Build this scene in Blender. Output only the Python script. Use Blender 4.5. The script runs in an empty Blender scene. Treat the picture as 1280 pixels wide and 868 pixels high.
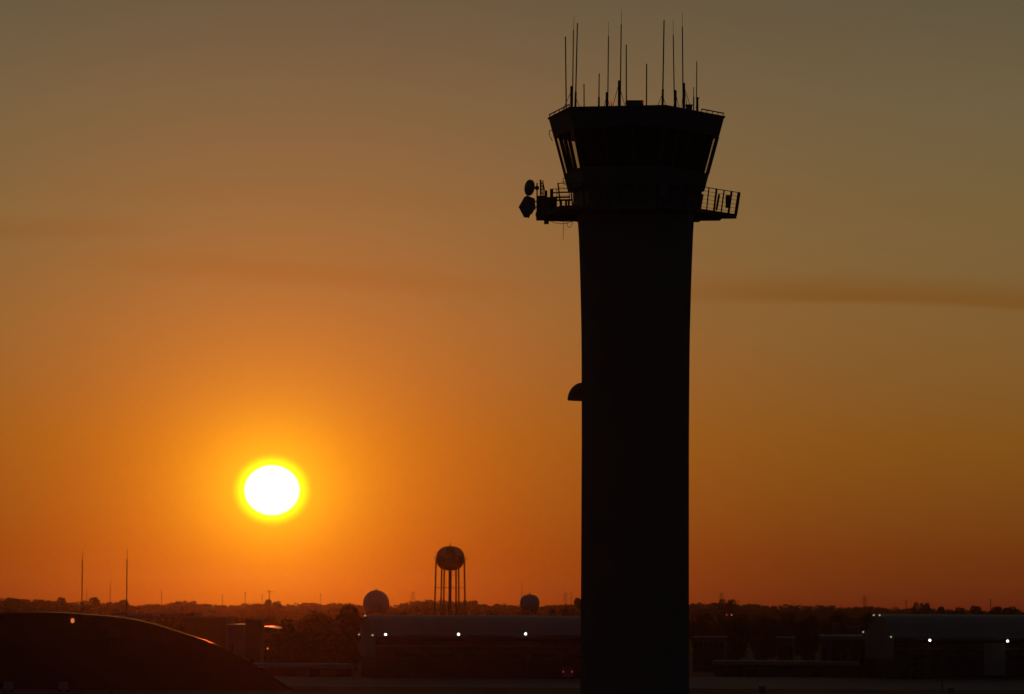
import bpy, math, random
from mathutils import Vector, Matrix
random.seed(11)
S = bpy.context.scene
COL = S.collection
PI = math.pi

# ------------------------------------------------------------------ camera
F = 4000.0                       # focal length in pixels of the 1280 wide photograph
H = 18.0                         # eye height above the airfield
HORIZ = 762.0
PITCH = math.atan((HORIZ - 434.0) / F)
ROLL = math.radians(0.33)
fwd = Vector((0, math.cos(PITCH), math.sin(PITCH)))
up0 = Vector((0, -math.sin(PITCH), math.cos(PITCH)))
rt0 = Vector((1, 0, 0))
rt = rt0 * math.cos(ROLL) + up0 * math.sin(ROLL)
up = up0 * math.cos(ROLL) - rt0 * math.sin(ROLL)
EYE = Vector((0, 0, H))

def P(px, py, Y):
    d = fwd + rt * ((px - 640) / F) + up * ((434 - py) / F)
    return EYE + d * (Y / d.y)

def base_x(px, Y):
    """x on the ground plane for image column px at distance Y."""
    p = P(px, 770, Y)
    for _ in range(6):
        v = Vector((p.x, Y, 0)) - EYE
        q = 434 - F * v.dot(up) / v.dot(fwd)
        p = P(px, q, Y)
    return p.x

def Z(py, Y, px=640):
    return P(px, py, Y).z

cam_d = bpy.data.cameras.new('camera')
cam = bpy.data.objects.new('camera', cam_d)
COL.objects.link(cam)
cam_d.sensor_fit = 'HORIZONTAL'
cam_d.sensor_width = 36.0
cam_d.lens = F / 1280.0 * 36.0
cam_d.clip_start = 0.5
cam_d.clip_end = 40000
M = Matrix((rt, up, -fwd)).transposed().to_4x4()
M.translation = EYE
cam.matrix_world = M
cam_d.dof.use_dof = True                    # a long lens focused on the tower: the far airfield is slightly soft
cam_d.dof.focus_distance = 237.0
cam_d.dof.aperture_fstop = 1.25
S.camera = cam

# ------------------------------------------------------------------ node helper
class N:
    """tiny expression builder for shader math"""
    def __init__(s, nt, sock): s.nt, s.k = nt, sock
    def _op(s, op, *a):
        n = s.nt.nodes.new('ShaderNodeMath'); n.operation = op
        for i, v in enumerate((s,) + a):
            if isinstance(v, N): s.nt.links.new(v.k, n.inputs[i])
            else: n.inputs[i].default_value = v
        return N(s.nt, n.outputs[0])
    def __add__(s, o): return s._op('ADD', o)
    def __sub__(s, o): return s._op('SUBTRACT', o)
    def __mul__(s, o): return s._op('MULTIPLY', o)
    def __truediv__(s, o): return s._op('DIVIDE', o)
    def __neg__(s): return s._op('MULTIPLY', -1.0)
    def exp(s): return s._op('EXPONENT')
    def sqrt(s): return s._op('SQRT')
    def abs(s): return s._op('ABSOLUTE')
    def smooth(s, a, b, lo=0.0, hi=1.0):
        n = s.nt.nodes.new('ShaderNodeMapRange'); n.interpolation_type = 'SMOOTHSTEP'
        s.nt.links.new(s.k, n.inputs['Value'])
        n.inputs['From Min'].default_value = a; n.inputs['From Max'].default_value = b
        n.inputs['To Min'].default_value = lo; n.inputs['To Max'].default_value = hi
        return N(s.nt, n.outputs[0])

def vscale(nt, col, fac):
    n = nt.nodes.new('ShaderNodeVectorMath'); n.operation = 'SCALE'
    if isinstance(col, tuple): n.inputs[0].default_value = col
    else: nt.links.new(col, n.inputs[0])
    if isinstance(fac, N): nt.links.new(fac.k, n.inputs['Scale'])
    else: n.inputs['Scale'].default_value = fac
    return n.outputs[0]

def vop(nt, op, a, b):
    n = nt.nodes.new('ShaderNodeVectorMath'); n.operation = op
    for i, v in enumerate((a, b)):
        if isinstance(v, tuple): n.inputs[i].default_value = v
        else: nt.links.new(v, n.inputs[i])
    return n.outputs[0]

# ------------------------------------------------------------------ sun and sky
sd = (fwd + rt * ((340 - 640) / F) + up * ((434 - 613) / F)).normalized()   # direction to the sun
SUN_AZ = math.degrees(math.atan2(sd.x, sd.y))
SUN_EL = math.degrees(math.asin(sd.z))

W = bpy.data.worlds.new('World'); S.world = W; W.use_nodes = True
nt = W.node_tree; nt.nodes.clear()
out = nt.nodes.new('ShaderNodeOutputWorld'); bg = nt.nodes.new('ShaderNodeBackground')
nt.links.new(bg.outputs[0], out.inputs[0])
tc = nt.nodes.new('ShaderNodeTexCoord')
sp = nt.nodes.new('ShaderNodeSeparateXYZ'); nt.links.new(tc.outputs['Generated'], sp.inputs[0])
X, Y_, Z_ = (N(nt, sp.outputs[i]) for i in range(3))
az = X._op('ARCTAN2', Y_) * (180 / PI)
el = Z_._op('ARCSINE') * (180 / PI)
da, de = az - SUN_AZ, el - SUN_EL
r = (da * da + de * de * 1.22).sqrt()
# base dusk gradient by elevation
ramp = nt.nodes.new('ShaderNodeValToRGB')
SKY = [(0, (.0660, .0040, .0040)), (1, (.1340, .0322, .0045)), (3, (.1910, .0780, .0092)), (5, (.1890, .1065, .0290)), (7, (.1660, .1170, .0430)), (9, (.1390, .1095, .0520)), (11, (.1050, .0905, .0515)), (14, (.0700, .0720, .0510)),
       (30.0, (.020, .021, .020)), (90.0, (.0070, .0074, .0090))]
def epos(e): return math.sqrt(max(e, 0) / 90.0)
cr = ramp.color_ramp
while len(cr.elements) < len(SKY): cr.elements.new(0.5)
for e_, (a_, c_) in zip(cr.elements, SKY):
    e_.position = epos(a_); e_.color = (*c_, 1)
fac = (el._op('MAXIMUM', 0.0) / 90.0).sqrt()
nt.links.new(fac.k, ramp.inputs[0])
side = (da / 1.0).abs().smooth(12.0, 48.0, 1.0, 0.0)       # the western glow fades round the horizon
mixb = nt.nodes.new('ShaderNodeMix'); mixb.data_type = 'RGBA'
nt.links.new(side.k, mixb.inputs[0])
ramp2 = nt.nodes.new('ShaderNodeValToRGB')                  # eastern sky, dull blue grey
c2 = ramp2.color_ramp
c2.elements.new(0.5)
for e_, (a_, c_) in zip(c2.elements, [(0, (.0058, .0063, .0080)), (25, (.0064, .0074, .0098)), (90, (.0064, .0074, .0096))]):
    e_.position = epos(a_); e_.color = (*c_, 1)
nt.links.new(fac.k, ramp2.inputs[0])
nt.links.new(ramp2.outputs[0], mixb.inputs[6]); nt.links.new(ramp.outputs[0], mixb.inputs[7])
col = mixb.outputs[2]
# wide and tight aureole
col = vop(nt, 'ADD', col, vscale(nt, (.875, .128, .0), (-(r / 3.5)).exp()))
col = vop(nt, 'ADD', col, vscale(nt, (.82, .70, .010), (-(r / 0.85)).exp()))
# thin dark cloud streaks (laid out by compass direction and elevation)
def streak(a0, a1, soft, e0, slope, curve, th_up, th_dn):
    dd = az - (a0 + a1) / 2
    c = el - (dd * slope + dd * dd * curve + e0 + wob * 0.30)
    up_ = c.smooth(0.0, th_up, 1.0, 0.0)
    dn_ = c.smooth(-th_dn, 0.0, 0.0, 1.0)
    w = az.smooth(a0 - soft, a0 + soft) * az.smooth(a1 - soft, a1 + soft, 1.0, 0.0)
    return up_ * dn_ * w
nz = nt.nodes.new('ShaderNodeTexNoise')
mp = nt.nodes.new('ShaderNodeMapping'); mp.inputs['Scale'].default_value = (16, 16, 90)
nt.links.new(tc.outputs['Generated'], mp.inputs[0]); nt.links.new(mp.outputs[0], nz.inputs['Vector'])
nz.inputs['Scale'].default_value = 1.0; nz.inputs['Detail'].default_value = 3
wob = N(nt, nz.outputs['Fac']) - 0.5
k = streak(3.4, 13.0, 2.2, 5.50, -0.050, -0.004, 0.52, 0.18) * 0.23
k = k + streak(-10.5, -6.8, 1.2, 6.64, 0.028, 0.0, 0.40, 0.24) * 0.095
k = k + streak(-7.0, -0.5, 1.8, 5.95, -0.055, 0.0, 0.40, 0.34) * 0.09
k = k + streak(-9.0, 9.0, 4.0, 7.25, -0.02, 0.0, 0.5, 0.3) * 0.04 * (wob + 0.6)
warm = az.smooth(-12.0, 12.0, -0.055, 0.055)                # the haze is a little redder to the north
cmb = nt.nodes.new('ShaderNodeCombineXYZ'); nt.links.new((warm + 1.0).k, cmb.inputs[0]); cmb.inputs[1].default_value = 1; cmb.inputs[2].default_value = 1
col = vop(nt, 'MULTIPLY', col, cmb.outputs[0])
tint = vop(nt, 'SUBTRACT', (1, 1, 1), vscale(nt, (.25, .95, 1.9), k))
col = vop(nt, 'MULTIPLY', col, tint)
# overexposed disc of the low sun
col = vop(nt, 'ADD', col, vscale(nt, (1.6, 1.0, 0.0), r.smooth(0.40, 0.75, 1.0, 0.0)))
col = vop(nt, 'ADD', col, vscale(nt, (6.0, 6.0, 6.0), r.smooth(0.36, 0.515, 1.0, 0.0)))
# physical dome light of the clear sky, very weak so late in the day
sky = nt.nodes.new('ShaderNodeTexSky'); sky.sky_type = 'NISHITA'; sky.sun_disc = False
sky.sun_elevation = math.radians(SUN_EL); sky.sun_rotation = math.radians(SUN_AZ)
sky.dust_density = 3.0
col = vop(nt, 'ADD', col, vscale(nt, sky.outputs[0], 0.00015))
nt.links.new(col, bg.inputs[0]); bg.inputs[1].default_value = 1.0

sun_d = bpy.data.lights.new('sun', 'SUN'); sun_d.energy = 0.047; sun_d.angle = math.radians(0.55)
sun_d.color = (1.0, 0.11, 0.010)
sun = bpy.data.objects.new('sun', sun_d); COL.objects.link(sun)
sun.rotation_euler = (-sd).to_track_quat('-Z', 'Y').to_euler()
sun.location = (0, 0, 60)

# ------------------------------------------------------------------ materials
def mat(name, c, rough=.8, metal=0.0, var=.25, scale=.5, c2=None, bump=0.0, stretch=(1, 1, 1)):
    m = bpy.data.materials.new(name); m.use_nodes = True
    t = m.node_tree; b = t.nodes['Principled BSDF']
    tcx = t.nodes.new('ShaderNodeTexCoord'); mpx = t.nodes.new('ShaderNodeMapping')
    mpx.inputs['Scale'].default_value = stretch
    t.links.new(tcx.outputs['Object'], mpx.inputs[0])
    nz = t.nodes.new('ShaderNodeTexNoise'); nz.inputs['Scale'].default_value = scale; nz.inputs['Detail'].default_value = 5
    t.links.new(mpx.outputs[0], nz.inputs['Vector'])
    rp = t.nodes.new('ShaderNodeValToRGB')
    c2 = c2 or tuple(x * (1 - var) for x in c)
    rp.color_ramp.elements[0].position = .3; rp.color_ramp.elements[0].color = (*c2, 1)
    rp.color_ramp.elements[1].position = .7; rp.color_ramp.elements[1].color = (*c, 1)
    t.links.new(nz.outputs['Fac'], rp.inputs[0]); t.links.new(rp.outputs[0], b.inputs['Base Color'])
    b.inputs['Roughness'].default_value = rough; b.inputs['Metallic'].default_value = metal
    if bump:
        bp = t.nodes.new('ShaderNodeBump'); bp.inputs['Strength'].default_value = bump
        t.links.new(nz.outputs['Fac'], bp.inputs['Height']); t.links.new(bp.outputs[0], b.inputs['Normal'])
    return m

def emit(name, c, s):
    m = bpy.data.materials.new(name); m.use_nodes = True
    t = m.node_tree; b = t.nodes['Principled BSDF']
    b.inputs['Base Color'].default_value = (.3, .3, .3, 1)
    b.inputs['Emission Color'].default_value = (*c, 1); b.inputs['Emission Strength'].default_value = s
    return m

def glass_mat():
    m = bpy.data.materials.new('tinted_cab_glass'); m.use_nodes = True
    t = m.node_tree; t.nodes.clear()
    o = t.nodes.new('ShaderNodeOutputMaterial'); mx = t.nodes.new('ShaderNodeMixShader')
    tr = t.nodes.new('ShaderNodeBsdfTransparent'); gl = t.nodes.new('ShaderNodeBsdfGlossy'); fr = t.nodes.new('ShaderNodeLayerWeight'); pw = t.nodes.new('ShaderNodeMath'); pw.operation = 'POWER'; pw.inputs[1].default_value = 4.0
    tr.inputs[0].default_value = (.90, .86, .78, 1); gl.inputs['Roughness'].default_value = .03
    t.links.new(fr.outputs['Facing'], pw.inputs[0])
    t.links.new(pw.outputs[0], mx.inputs[0]); t.links.new(tr.outputs[0], mx.inputs[1]); t.links.new(gl.outputs[0], mx.inputs[2])
    t.links.new(mx.outputs[0], o.inputs[0])
    return m

MT = dict(
    concrete=mat('cast_concrete', (.30, .28, .25), .85, 0, .2, .35, stretch=(1, 1, .25)),
    dark_panel=mat('dark_cab_panel', (.16, .155, .15), .6, 0, .2, .6),
    steel=mat('grey_steel', (.10, .10, .10), .5, .3, .3, 2.0),
    black=mat('black_fabric', (.02, .02, .02), .9, 0, .2, 2.0),
    galv=mat('galvanised_steel', (.28, .28, .29), .45, .6, .25, 3.0),
    fiberglass=mat('whip_antenna_fibre', (.22, .22, .21), .5, 0, .2, 3.0),
    white=mat('white_paint', (.62, .63, .65), .55, 0, .15, .6),
    dish=mat('pale_dish_paint', (.26, .28, .33), .5, 0, .15, .8),
    blue_grey=mat('blue_grey_paint', (.30, .33, .40), .6, 0, .15, .5),
    tank_pale=mat('weathered_pale_tank_paint', (.36, .34, .33), .65, 0, .25, .3),
    radome=mat('pale_radome_panel', (.74, .75, .78), .6, 0, .12, .25),
    red=mat('red_oxide_paint', (.30, .04, .025), .7, 0, .3, .4),
    roof_metal=mat('weathered_metal_roof', (.42, .42, .43), .50, .35, .25, .12, stretch=(1, 1, 1)),
    arch_metal=mat('arched_sheet_roof', (.16, .155, .15), .20, .85, .5, .35, bump=.03),
    hangar_wall=mat('brown_hangar_cladding', (.13, .09, .065), .75, 0, .3, .2, stretch=(1, 1, .2)),
    hangar_end=mat('grey_hangar_cladding', (.26, .26, .28), .7, 0, .2, .2, stretch=(1, 1, .3)),
    dark_wall=mat('dark_gable_cladding', (.075, .065, .06), .8, 0, .3, .15, stretch=(1, 1, .2)),
    door=mat('hangar_door_panel', (.10, .075, .06), .7, 0, .3, .4, stretch=(1, 1, .2)),
    pale_door=mat('pale_hangar_door', (.40, .41, .44), .6, 0, .15, .3),
    brick=mat('brick_wall', (.20, .12, .09), .85, 0, .3, .5),
    glint_roof=mat('polished_sheet_roof', (.50, .47, .45), .27, .9, .2, .4),
    flat_roof=mat('pale_flat_roof', (.55, .56, .58), .85, 0, .2, .3),
    window=mat('dark_window_glass', (.02, .022, .025), .15, 0, .2, 1.0),
    grass=mat('airfield_grass', (.075, .078, .032), .95, 0, .4, .03, c2=(.045, .05, .022)),
    apron=mat('concrete_apron', (.27, .25, .23), .8, 0, .3, .05, c2=(.19, .18, .17)),
    asphalt=mat('asphalt', (.10, .10, .10), .8, 0, .3, .08),
    line=mat('yellow_taxi_line', (.55, .40, .06), .7, 0, .2, .5),
    bark=mat('tree_bark', (.09, .065, .045), .9, 0, .3, 2.0),
    leaf=mat('tree_leaves', (.075, .085, .030), .8, 0, .4, .35, c2=(.035, .045, .018)),
    leaf_far=mat('far_tree_leaves', (.070, .072, .030), .8, 0, .4, .15, c2=(.040, .045, .018)),
    rubber=mat('tyre_rubber', (.03, .03, .03), .8, 0, .2, 3.0),
    paint_van=mat('pale_van_paint', (.45, .47, .52), .4, 0, .1, 1.0),
    lamp=emit('white_lamp_lens', (1.0, .93, .70), 4.5),
    lamp_dim=emit('dim_lamp_lens', (1.0, .85, .55), .40),
    orange_lamp_glint=emit('orange_lamp_and_glint', (1.0, .22, .04), .75),  # lens of the orange lamp post; also glows as the arched hangar's sun glint
    lamp_red=emit('red_lamp_lens', (1.0, .07, .02), 0.38),
    glass=glass_mat(),
)

# ------------------------------------------------------------------ mesh builder
class MB:
    def __init__(s): s.v, s.f = [], []
    def add(s, vs, fs):
        o = len(s.v); s.v += [tuple(x) for x in vs]; s.f += [tuple(i + o for i in f) for f in fs]; return s
    def box(s, x0, x1, y0, y1, z0, z1, m=None):
        vs = [Vector(p) for p in ((x0, y0, z0), (x1, y0, z0), (x1, y1, z0), (x0, y1, z0), (x0, y0, z1), (x1, y0, z1), (x1, y1, z1), (x0, y1, z1))]
        if m is not None: vs = [m @ p for p in vs]
        return s.add(vs, [(3, 2, 1, 0), (4, 5, 6, 7), (0, 1, 5, 4), (1, 2, 6, 5), (2, 3, 7, 6), (3, 0, 4, 7)])
    def tube(s, a, b, r0, r1=None, n=8, caps=True):
        a, b = Vector(a), Vector(b); r1 = r0 if r1 is None else r1
        d = (b - a).normalized(); u = d.cross(Vector((0, 0, 1)))
        if u.length < 1e-4: u = Vector((1, 0, 0))
        u.normalize(); w = d.cross(u)
        vs = []
        for p, r_ in ((a, r0), (b, r1)):
            for i in range(n):
                t = 2 * PI * (i + .5) / n
                vs.append(p + u * math.cos(t) * r_ + w * math.sin(t) * r_)
        fs = [(i, (i + 1) % n, n + (i + 1) % n, n + i) for i in range(n)]
        if caps: fs += [tuple(reversed(range(n))), tuple(range(n, 2 * n))]
        return s.add(vs, fs)
    def path(s, pts, r, n=6):
        for a, b in zip(pts, pts[1:]): s.tube(a, b, r, r, n)
        return s
    def loft(s, rings, caps=(True, True), closed=True):
        n = len(rings[0]); vs = [p for ring in rings for p in ring]; fs = []
        for j in range(len(rings) - 1):
            for i in range(n if closed else n - 1):
                k = (i + 1) % n
                fs.append((j * n + i, j * n + k, (j + 1) * n + k, (j + 1) * n + i))
        if caps[0]: fs.append(tuple(reversed(range(n))))
        if caps[1]: fs.append(tuple(range((len(rings) - 1) * n, len(rings) * n)))
        return s.add(vs, fs)
    def lathe(s, prof, c=(0, 0, 0), n=32, caps=(False, False)):
        return s.loft([[(c[0] + r_ * math.cos(2 * PI * i / n), c[1] + r_ * math.sin(2 * PI * i / n), c[2] + z) for i in range(n)] for r_, z in prof], caps)
    def sphere(s, c, rad, n=12, sq=(1, 1, 1)):
        rings = []
        for j in range(1, n):
            t = PI * j / n
            rings.append([(c[0] + rad * sq[0] * math.sin(t) * math.cos(2 * PI * i / (2 * n)), c[1] + rad * sq[1] * math.sin(t) * math.sin(2 * PI * i / (2 * n)), c[2] - rad * sq[2] * math.cos(t)) for i in range(2 * n)])
        return s.loft(rings)
    def build(s, name, m, parent=None, smooth=False):
        me = bpy.data.meshes.new(name)
        me.from_pydata(s.v, [], s.f); me.update()
        for mm in (m if isinstance(m, list) else [m]): me.materials.append(mm)
        if smooth:
            for p in me.polygons: p.use_smooth = True
        o = bpy.data.objects.new(name, me); COL.objects.link(o)
        if parent: o.parent = parent
        return o

def tag(o, label, cat, group=None, kind=None):
    if label: o['label'] = label
    if cat: o['category'] = cat
    if group: o['group'] = group
    if kind: o['kind'] = kind
    return o

def empty(name, loc, label, cat, group=None, rz=0.0, scale=(1, 1, 1)):
    o = bpy.data.objects.new(name, None); COL.objects.link(o)
    o.location = loc; o.rotation_euler = (0, 0, rz); o.scale = scale
    o.empty_display_size = .5
    return tag(o, label, cat, group)

def copy_tree(o, parent=None):
    c = o.copy(); COL.objects.link(c)
    if parent: c.parent = parent
    for ch in [x for x in COL.objects if x.parent == o]: copy_tree(ch, c)
    return c

# ------------------------------------------------------------------ ground
def sheet(name, x0, x1, y0, y1, z, m):
    o = MB().add([(x0, y0, z), (x1, y0, z), (x1, y1, z), (x0, y1, z)], [(0, 1, 2, 3)]).build(name, m)
    o['kind'] = 'structure'; return o
sheet('ground', -2600, 2600, -120, 5000, 0, MT['grass'])
def gy(py, px=640):       # distance at which image row py meets the ground
    d = fwd + rt * ((px - 640) / F) + up * ((434 - py) / F)
    return -H / d.z * d.y
APR0, APR1 = gy(859.5), gy(838)
sheet('apron', -700, 700, APR0, gy(845), .006, MT['apron'])
sheet('taxiway', -500, 500, gy(893), gy(868), .006, MT['asphalt'])
sheet('taxiway_line', -500, 500, gy(881), gy(880.5), .011, MT['line'])
sheet('service_road', -600, base_x(372, gy(864)), gy(867.5, 180) , gy(862.5, 180), .011, MT['apron'])

# ------------------------------------------------------------------ control tower
TD = 237.0
AX = P(793.4, 560, TD).x
U = TD / F * 1.0                       # metres per pixel at the tower
def tz(py): return P(795, py, TD).z
def rel(px, py, dy=0.0):               # point relative to the tower axis foot
    p = P(px, py, TD + dy); return Vector((p.x - AX, dy, p.z))
tower = empty('control_tower', (AX, TD, 0), 'tall concrete control tower with flared top, glazed six-sided cab and walkway', 'control tower')
def hexa(R, z):
    plan = ((.982, -.100), (.76, .70), (-.286, .875), (-.982, .080), (-.76, -.70), (.286, -.875))   # slightly stretched hexagon
    return [(R * x_ + .05, R * y_, z) for x_, y_ in plan]
# shaft : chamfered square plan whose faces sweep outward at the top
def chsq(hw, z, ch):
    a, b = hw, hw - ch
    c, s_ = math.cos(math.radians(-1.5)), math.sin(math.radians(-1.5))
    pts = [(a, -b), (a, b), (b, a), (-b, a), (-a, b), (-a, -b), (-b, -a), (b, -a)]
    return [(x * c - y * s_, x * s_ + y * c, z) for x, y in pts]
prof = [(1010, 67.8), (868, 67.3), (700, 67.0), (560, 66.9), (500, 67.2), (450, 67.5), (420, 67.9), (390, 68.6), (360, 69.4), (330, 70.4), (300, 71.6), (285, 72.4), (272, 73.4)]
rings = [chsq(67.0 * U, 0, 8 * U)] + [chsq((hw - .8) * U, tz(py), 8 * U) for py, hw in prof[1:]]
MB().loft(rings).build('shaft', MT['concrete'], tower)
# drum under the cab
z_slab_b, z_slab_t = tz(276.5), tz(269)
z_cab0 = tz(240)
MB().loft([hexa(80 * U, z_slab_t - .05), hexa(81 * U, z_cab0 + .02)]).build('service_drum', MT['dark_panel'], tower)
# walkway slab with brackets
Rw = 128 * U
def half(R, z):
    h = hexa(R, z); return [h[3], h[4], h[5], h[0]]
MB().loft([half(Rw - .12, z_slab_b + .12), half(Rw, z_slab_b + .15), half(Rw, z_slab_t), half(Rw - .05, z_slab_t + .02)]).build('walkway', MT['dark_panel'], tower)
for i in (3, 4, 5, 6):                                       # stepped cantilever brackets under the slab
    for tt in ((0.0, .5) if i < 6 else (0.0,)):
        a = Vector(hexa(1, 0)[i % 6]); b = Vector(hexa(1, 0)[(i + 1) % 6]); d = (a * (1 - tt) + b * tt)
        L = d.length; ang = math.atan2(d.y, d.x)
        m = Matrix.Rotation(ang, 4, 'Z')
        sgn = .2 if i == 3 and tt == 0 else -.2 if i == 6 else 0
        MB().loft([[m @ Vector((x_, sgn + y_, z_)) for x_, z_ in ((3.0, z_slab_b + .14), (3.0, z_slab_b - .13), (Rw * L * .60, z_slab_b - .13), (Rw * L * .62, z_slab_b - .03), (Rw * L * .80, z_slab_b - .03), (Rw * L * .82, z_slab_b + .14))] for y_ in (-.14, .14)]).build('bracket', MT['steel'], tower)
# walkway railing, leaning slightly outward : posts and cables
zr0, zr1 = z_slab_t, tz(241.5)
R0, R1 = Rw - .08, Rw + 3.2 * U
def ringpt(R, z, i, t):
    h = hexa(R, z); a, b = Vector(h[i % 6]), Vector(h[(i + 1) % 6]); return a * (1 - t) + b * t
for i in (4, 5):
    for j in range(9 if i < 5 else 10):
        t = j / 9
        w = .12 if j == 9 else .055 if j % 2 or j == 0 else .085
        MB().tube(ringpt(R0, zr0 - .1, i, t), ringpt(R1, zr1, i, t), w, w, 6).build('railing_post', MT['steel'], tower)
for k_ in range(6):
    f = (k_ + .6) / 5.7
    Rk, zk = R0 + (R1 - R0) * f, zr0 + (zr1 - zr0) * f
    rr = .032 if k_ == 5 else .014
    MB().path([ringpt(Rk, zk, 4, 0), ringpt(Rk, zk, 5, 0), ringpt(Rk, zk, 5, 1)], rr, 5).build('handrail' if k_ == 5 else 'railing_cable', MT['steel'], tower)
# inner doubled posts of the maintenance gate on the right
for px_, w_ in ((876, .13), (897.5, .08)):
    MB().tube(rel(px_ - 2, 263, -1.0), rel(px_ + 1.5, 243, -1.0), w_, w_, 6).build('gate_post', MT['steel'], tower)
# cab : walls below the glass, glass panes, mullions, head band, roof
def cabR(py): return (87 + (240 - py) * (112 - 87) / (240 - 149)) * U
PS, PH, PR = 218, 172, 149
zs, zh, zr = tz(PS), tz(PH), tz(PR)
MB().loft([hexa(cabR(240), z_cab0), hexa(cabR(PS), zs), hexa(cabR(PS) - .25, zs), hexa(cabR(240) - .25, z_cab0 + .05)], (False, False)).build('cab_sill_wall', MT['dark_panel'], tower)
MB().loft([hexa(cabR(PH) - .25, zh), hexa(cabR(PH), zh), hexa(cabR(PR), zr), hexa(cabR(PR) - .3, zr)], (False, False)).build('cab_head_band', MT['dark_panel'], tower)
MB().loft([hexa(cabR(240) - .3, z_cab0 + .05), hexa(cabR(240) - .3, z_cab0 + .3)]).build('cab_floor', MT['dark_panel'], tower)
MB().loft([hexa(cabR(PH) - .35, zh + .03), hexa(cabR(PH) - .35, zh + .2)]).build('cab_ceiling', MT['dark_panel'], tower)
for i in range(6):
    a0, a1 = Vector(hexa(cabR(PS) - .12, zs)[i]), Vector(hexa(cabR(PS) - .12, zs)[(i + 1) % 6])
    b0, b1 = Vector(hexa(cabR(PH) - .12, zh)[i]), Vector(hexa(cabR(PH) - .12, zh)[(i + 1) % 6])
    MB().add([a0, a1, b1, b0], [(0, 1, 2, 3)]).build('window_pane', MT['glass'], tower)
    for q in ((0, .24, .44, .64) if i == 3 else (0, .25, .5, .75) if i == 2 or i == 5 else (0, .333, .666)):
        MB().tube(a0.lerp(a1, q), b0.lerp(b1, q), (.15 if i == 3 else .09) if q else .10 if i == 3 else .14 if i == 0 else .20, None, 6).build('mullion', MT['steel'], tower)
    ins = .26
    if i in (4, 5):          # blinds drawn on the two sides that face the viewer
        k0, k1 = Vector(hexa(cabR(PS) - ins, zs)[i]), Vector(hexa(cabR(PS) - ins, zs)[(i + 1) % 6])
        l0, l1 = Vector(hexa(cabR(PH) - ins, zh)[i]), Vector(hexa(cabR(PH) - ins, zh)[(i + 1) % 6])
        if i == 5:
            k1 = k0.lerp(k1, .972); l1 = l0.lerp(l1, .972)
        off = Vector((k0.x + k1.x, k0.y + k1.y, 0)).normalized() * .03
        MB().add([k0, k1, l1, l0, k0 - off, k1 - off, l1 - off, l0 - off], [(0, 1, 2, 3), (7, 6, 5, 4), (0, 4, 5, 1), (1, 5, 6, 2), (2, 6, 7, 3), (3, 7, 4, 0)]).build('roller_blind', MT['black'], tower)
# controllers' console inside, a low dark ring
MB().loft([hexa(3.2, z_cab0 + .3), hexa(3.5, zs - .1), hexa(2.9, zs + .1), hexa(2.2, zs + .1)]).build('console', MT['black'], tower)
z_roof = tz(146.5)
MB().loft([hexa(cabR(PR) + .02, zr), hexa(cabR(PR) + .10, zr + .03), hexa(cabR(PR) + .10, z_roof), hexa(cabR(PR) - .2, z_roof + .02)]).build('roof', MT['dark_panel'], tower)
for i, t0, t1 in ((5, .62, 1.0), (3, .0, .95)):             # short edge rails left and right
    p0, p1 = (ringpt(cabR(PR) - .02, z_roof + .22, i, t_) for t_ in (t0, t1))
    er = MB().tube(p0, p1, .05, None, 5)
    for j in range(5):
        p = ringpt(cabR(PR) - .05, z_roof, i, t0 + (t1 - t0) * j / 4); er.tube(p, p + Vector((0, 0, .22)), .03, None, 5)
    er.build('roof_rail', MT['steel'], tower)
# quarter-dome hood on the left face of the shaft
hz0, hz1 = tz(502), tz(480)
hood = MB()
Rr = 18.6 * U; hh = hz1 - hz0
xw = -66.4 * U + .02
rings = []
for j in range(0, 9):
    t = (PI / 2) * j / 8
    rings.append([(xw - Rr * math.cos(t) * math.sin(PI * i / 16) if True else 0, -1.0 - Rr * math.cos(t) * math.cos(PI * i / 16), hz0 + hh * math.sin(t) + 0) for i in range(17)])
hood.loft(rings, (True, False), closed=False)
hood.build('vent_hood', MT['concrete'], tower)
# cable stub on the left side of the cab
MB().path([rel(690, 163, 1.2), rel(686.5, 164, 1.2), rel(687, 170, 1.2), rel(690.5, 176, 1.2), rel(689, 174, 1.2)], .025).build('conduit', MT['steel'], tower)
MB().path([rel(708, 222, 1.0), rel(704.5, 223, 1.0), rel(703.5, 227, 1.0), rel(705, 231, 1.0), rel(710, 232, 1.0)], .022).path([rel(703.5, 227, 1.0), rel(709, 227.5, 1.0)], .02).build('conduit', MT['steel'], tower)

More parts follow.
